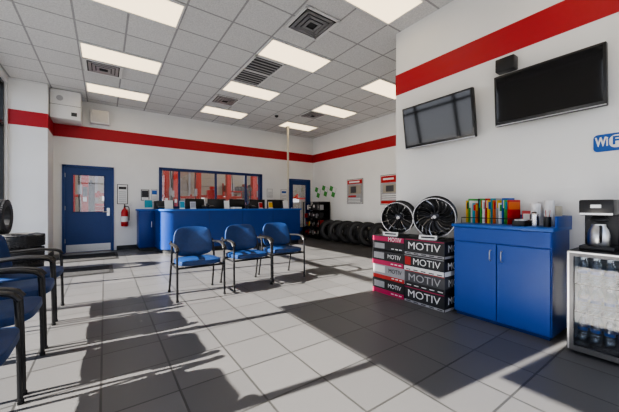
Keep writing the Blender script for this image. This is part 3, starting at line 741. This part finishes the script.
bm=N(); bx(bm,(.015,t,.03+t),(.021,W-t,Hc-t)); make('glass',bm,'cglass',dd,smooth=False)
bm=N(); tube(bm,[(0,.025,.3),(-.035,.025,.31),(-.035,.025,.65),(0,.025,.66)],.008,n=3); make('handle',bm,'chrome',dd)
bm=N(); bx(bm,(.06,.05,Hc-.036),(.09,W-.05,Hc-.03)); make('light_strip',bm,'led',r,smooth=False)
tag(r,'steel-framed glass-door beverage cooler under coffee maker','beverage cooler')
def bottle():
    r=empty('water_bottle')
    bm=N(); lathe(bm,[(0,.0),(.026,0),(.030,.01),(.030,.04),(.028,.045),(.030,.05),(.030,.06),(.028,.065),(.030,.07),(.030,.115),(.026,.14),(.013,.175),(.0115,.185),(0,.185)],18); make('bottle_body',bm,'bottle',r)
    bm=N(); lathe(bm,[(0,.198),(.0125,.198),(.0125,.184),(0,.184)],14); make('cap',bm,'white',r)
    bm=N(); lathe(bm,[(.0305,.08),(.0305,.105)],18); make('wrapper',bm,'bluep',r)
    return r
B=bottle(); first=True
for z in (.101,.3255,.5455):
    for i in range(7):
        for j in range(2):
            n=B if first else dup(B,(0,0,0)); first=False
            n.location=(2.98+.09+j*.09,.1+.075+i*.075,z); tag(n,'clear plastic water bottle with white cap in cooler','bottle','bottles in cooler')
# coffee maker
r=empty('coffee_maker',(3.12,.56,Hc)); h0=.275; h1=.40; hw=.10
bm=N(); bx(bm,(0,-hw,0),(.28,hw,.035),0,.008); make('base',bm,'black',r)
bm=N(); bx(bm,(.18,-hw,.03),(.28,hw,h1),0,.01); make('reservoir',bm,'black',r)
bm=N(); bx(bm,(0.0,-hw,h0),(.2,hw,h1),0,.012); make('brew_head',bm,'black',r)
bm=N(); bx(bm,(-.003,-hw+.006,h0+.005),(.0,hw-.006,h0+.02)); bx(bm,(-.003,-.03,h0+.06),(.0,.03,h0+.085)); make('control_panel',bm,'steel',r,smooth=False)
bm=N(); lathe(bm,[(.035,h0),(.058,h0-.035),(.058,h0-.04),(.02,h0-.05)],20,Matrix.Translation((.095,0,0))); make('filter_basket',bm,'black',r)
bm=N(); lathe(bm,[(0,.036),(.06,.036),(.068,.05),(.068,.11),(.058,.16),(.043,.19),(.043,.205)],28,Matrix.Translation((.095,0,0))); ca=make('carafe',bm,'steel',r)
bm=N(); tube(bm,[(.04,-.02,.19),(-.03,-.035,.185),(-.04,-.035,.105),(.035,-.02,.07)],.009); make('handle',bm,'black',ca)
tag(r,'black drip coffee maker with steel carafe on cooler','coffee maker')
r=empty('sugar_caddy',(3.4,.36,Hc)); bm=N(); bx(bm,(-.1,-.08,0),(.1,.08,.1),0,.005); make('caddy',bm,'black',r)
bm=N(); 
for k in range(6): bx(bm,(-.08,-.065+k*.022,.02),(.08,-.055+k*.022,.13))
q=make('packets',bm,'paper',r); q['kind']='stuff'; tag(r,'black caddy of sugar packets on cooler','caddy')

# ------------------------------------------------------------ TVs
def tv(y,z,w,h,tilt,label,bezel='black',yaw=0):
    r=empty('television',(XT,y,z))
    bm=N(); bx(bm,(-.02,-.15,-.12),(-.001,.15,.12)); tube(bm,[(-.01,0,0),(-.12,0,0)],.02,smooth=False); bx(bm,(-.11,-.12,-.1),(-.09,.12,.1)); make('wall_mount',bm,'blackm',r,smooth=False)
    tt=empty('panel',(-.13,0,0),(0,tilt,yaw)); tt.parent=r
    bm=N(); bx(bm,(-.03,-w/2,-h/2),(.03,w/2,h/2),0,.008); make('housing',bm,bezel,tt)
    bm=N(); bx(bm,(-.032,-w/2+.022,-h/2+.04),(-.030,w/2-.022,h/2-.022)); make('screen',bm,'screen',tt,smooth=False)
    bm=N(); bx(bm,(-.034,-w/2+.004,-h/2+.002),(-.028,w/2-.004,-h/2+.012)); make('trim_strip',bm,'silver',tt,smooth=False)
    return tag(r,label,'television')
tv(2.1,2.23,.95,.56,-.14,'black flat television tilted down on white wall')
tv(.98,2.27,.86,.53,-.06,'black flat television with silver lower trim')
r=empty('media_box',(XT,1.33,2.6)); bm=N(); bx(bm,(-.12,-.09,0),(-.01,.09,.14),0,.01); make('housing',bm,'black',r); bm=N(); bx(bm,(-.01,-.04,.03),(0,.04,.1)); make('bracket',bm,'blackm',r); tag(r,'small black media box mounted above television','media box')
# wifi sign
r=empty('wifi_sign',(XT,.555,1.63)); r.scale=(1,.88,.95)
def rrect(bm,x0,x1,cy,cz,w,h,rad,m=0):
    pts=[]
    for (sx,sz,a0) in ((1,1,0),(-1,1,math.pi/2),(-1,-1,math.pi),(1,-1,1.5*math.pi)):
        for k in range(7):
            a=a0+k/6*math.pi/2; pts.append((cy+sx*(w/2-rad)+rad*math.cos(a),cz+sz*(h/2-rad)+rad*math.sin(a)))
    A=[bm.verts.new((x0,p[0],p[1])) for p in pts];B_=[bm.verts.new((x1,p[0],p[1])) for p in pts]
    n=len(pts); bm.faces.new(A); bm.faces.new(B_[::-1])
    for i in range(n): bm.faces.new((A[i],B_[i],B_[(i+1)%n],A[(i+1)%n]))
bm=N(); rrect(bm,-.008,-.001,0,.08,.24,.16,.035); make('plate',bm,'bluep',r,smooth=False)
bm=N(); rrect(bm,-.010,-.008,-.05,.085,.11,.115,.045); make('badge',bm,'paper',r,smooth=False)
textobj('lettering','Wi',.115,'paper',r,faceNX((-.0095,.058,.088)),.095,.004)
textobj('lettering','Fi',.10,'bluep',r,faceNX((-.0115,-.050,.088)),.062,.004)
tag(r,'rounded solid blue wireless internet sign on wall','sign')
# outlet
r=empty('wall_outlet',(XT,.35,1.2)); bm=N(); bx(bm,(-.006,-.035,0),(-.001,.035,.115),0,.002); make('plate',bm,'white',r); bm=N(); bx(bm,(-.008,-.018,.02),(-.006,.018,.05)); bx(bm,(-.008,-.018,.065),(-.006,.018,.095)); make('socket',bm,'silver',r); tag(r,'white wall outlet beside coffee maker','outlet')
# unseen shades added to block sun and shape the floor shadow
def shade(yc,hw,zb,lab):
    r=empty('added_sun_shade',(XL+.045,yc,3.66)); bm=N(); cyl(bm,(0,-hw-.01,0),(0,hw+.01,0),.035); make('roller',bm,'white',r)
    bm=N(); bx(bm,(-.004,-hw,zb-3.66),(.0,hw,0)); make('fabric',bm,'fabric',r,smooth=False)
    bm=N(); bx(bm,(-.012,-hw,zb-3.69),(.01,hw,zb-3.66)); make('hem_bar',bm,'white',r); tag(r,lab,'added sun shade')
shade(2.35,.97,1.78,'added pale shade blocking sun over part of window')
shade(.58,.76,2.08,'added pale shade keeping sun off the cooler')
# ------------------------------------------------------------ outside
bm=N(); bx(bm,(-60,-40,-.16),(XL-.2,60,-.11)); bx(bm,(XL-.2,-40,-.16),(20,YF-.2,-.11)); struct(make('ground',bm,'asphalt',smooth=False))

# ------------------------------------------------------------ lights
sd=bpy.data.lights.new('sun','SUN'); sd.energy=34; sd.angle=.009; sd.color=(1,.94,.85)
so=bpy.data.objects.new('sun',sd); scene.collection.objects.link(so)
so.rotation_euler=Vector((1,-.13,-.55)).to_track_quat('-Z','Y').to_euler()
for x in (-1.5,2.5,6.5):  # unseen area lights added to light the workshop interior
    ld=bpy.data.lights.new('workshop_fill','AREA'); ld.energy=75; ld.size=2.5; ld.color=(1,.93,.83)
    lo=bpy.data.objects.new('workshop_fill',ld); lo.location=(x,12,4.5); scene.collection.objects.link(lo)
w=bpy.data.worlds.new('world'); scene.world=w; w.use_nodes=True; nt=w.node_tree
bg=nt.nodes['Background']
tc=nt.nodes.new('ShaderNodeTexCoord'); sx=nt.nodes.new('ShaderNodeSeparateXYZ'); nt.links.new(tc.outputs['Generated'],sx.inputs[0])
cr=nt.nodes.new('ShaderNodeValToRGB'); cr.color_ramp.elements[0].color=(.90,.93,1,1); cr.color_ramp.elements[1].color=(.45,.62,1,1); cr.color_ramp.elements[1].position=.7
nt.links.new(sx.outputs['Z'],cr.inputs[0]); nt.links.new(cr.outputs[0],bg.inputs[0]); bg.inputs['Strength'].default_value=2.5

cd=bpy.data.cameras.new('camera'); cd.sensor_width=36; cd.lens=36*290/619; cd.clip_start=.05
co=bpy.data.objects.new('camera',cd); scene.collection.objects.link(co)
co.location=(0,0,1.15); co.rotation_euler=(math.pi/2,0,-math.radians(35.2)); scene.camera=co
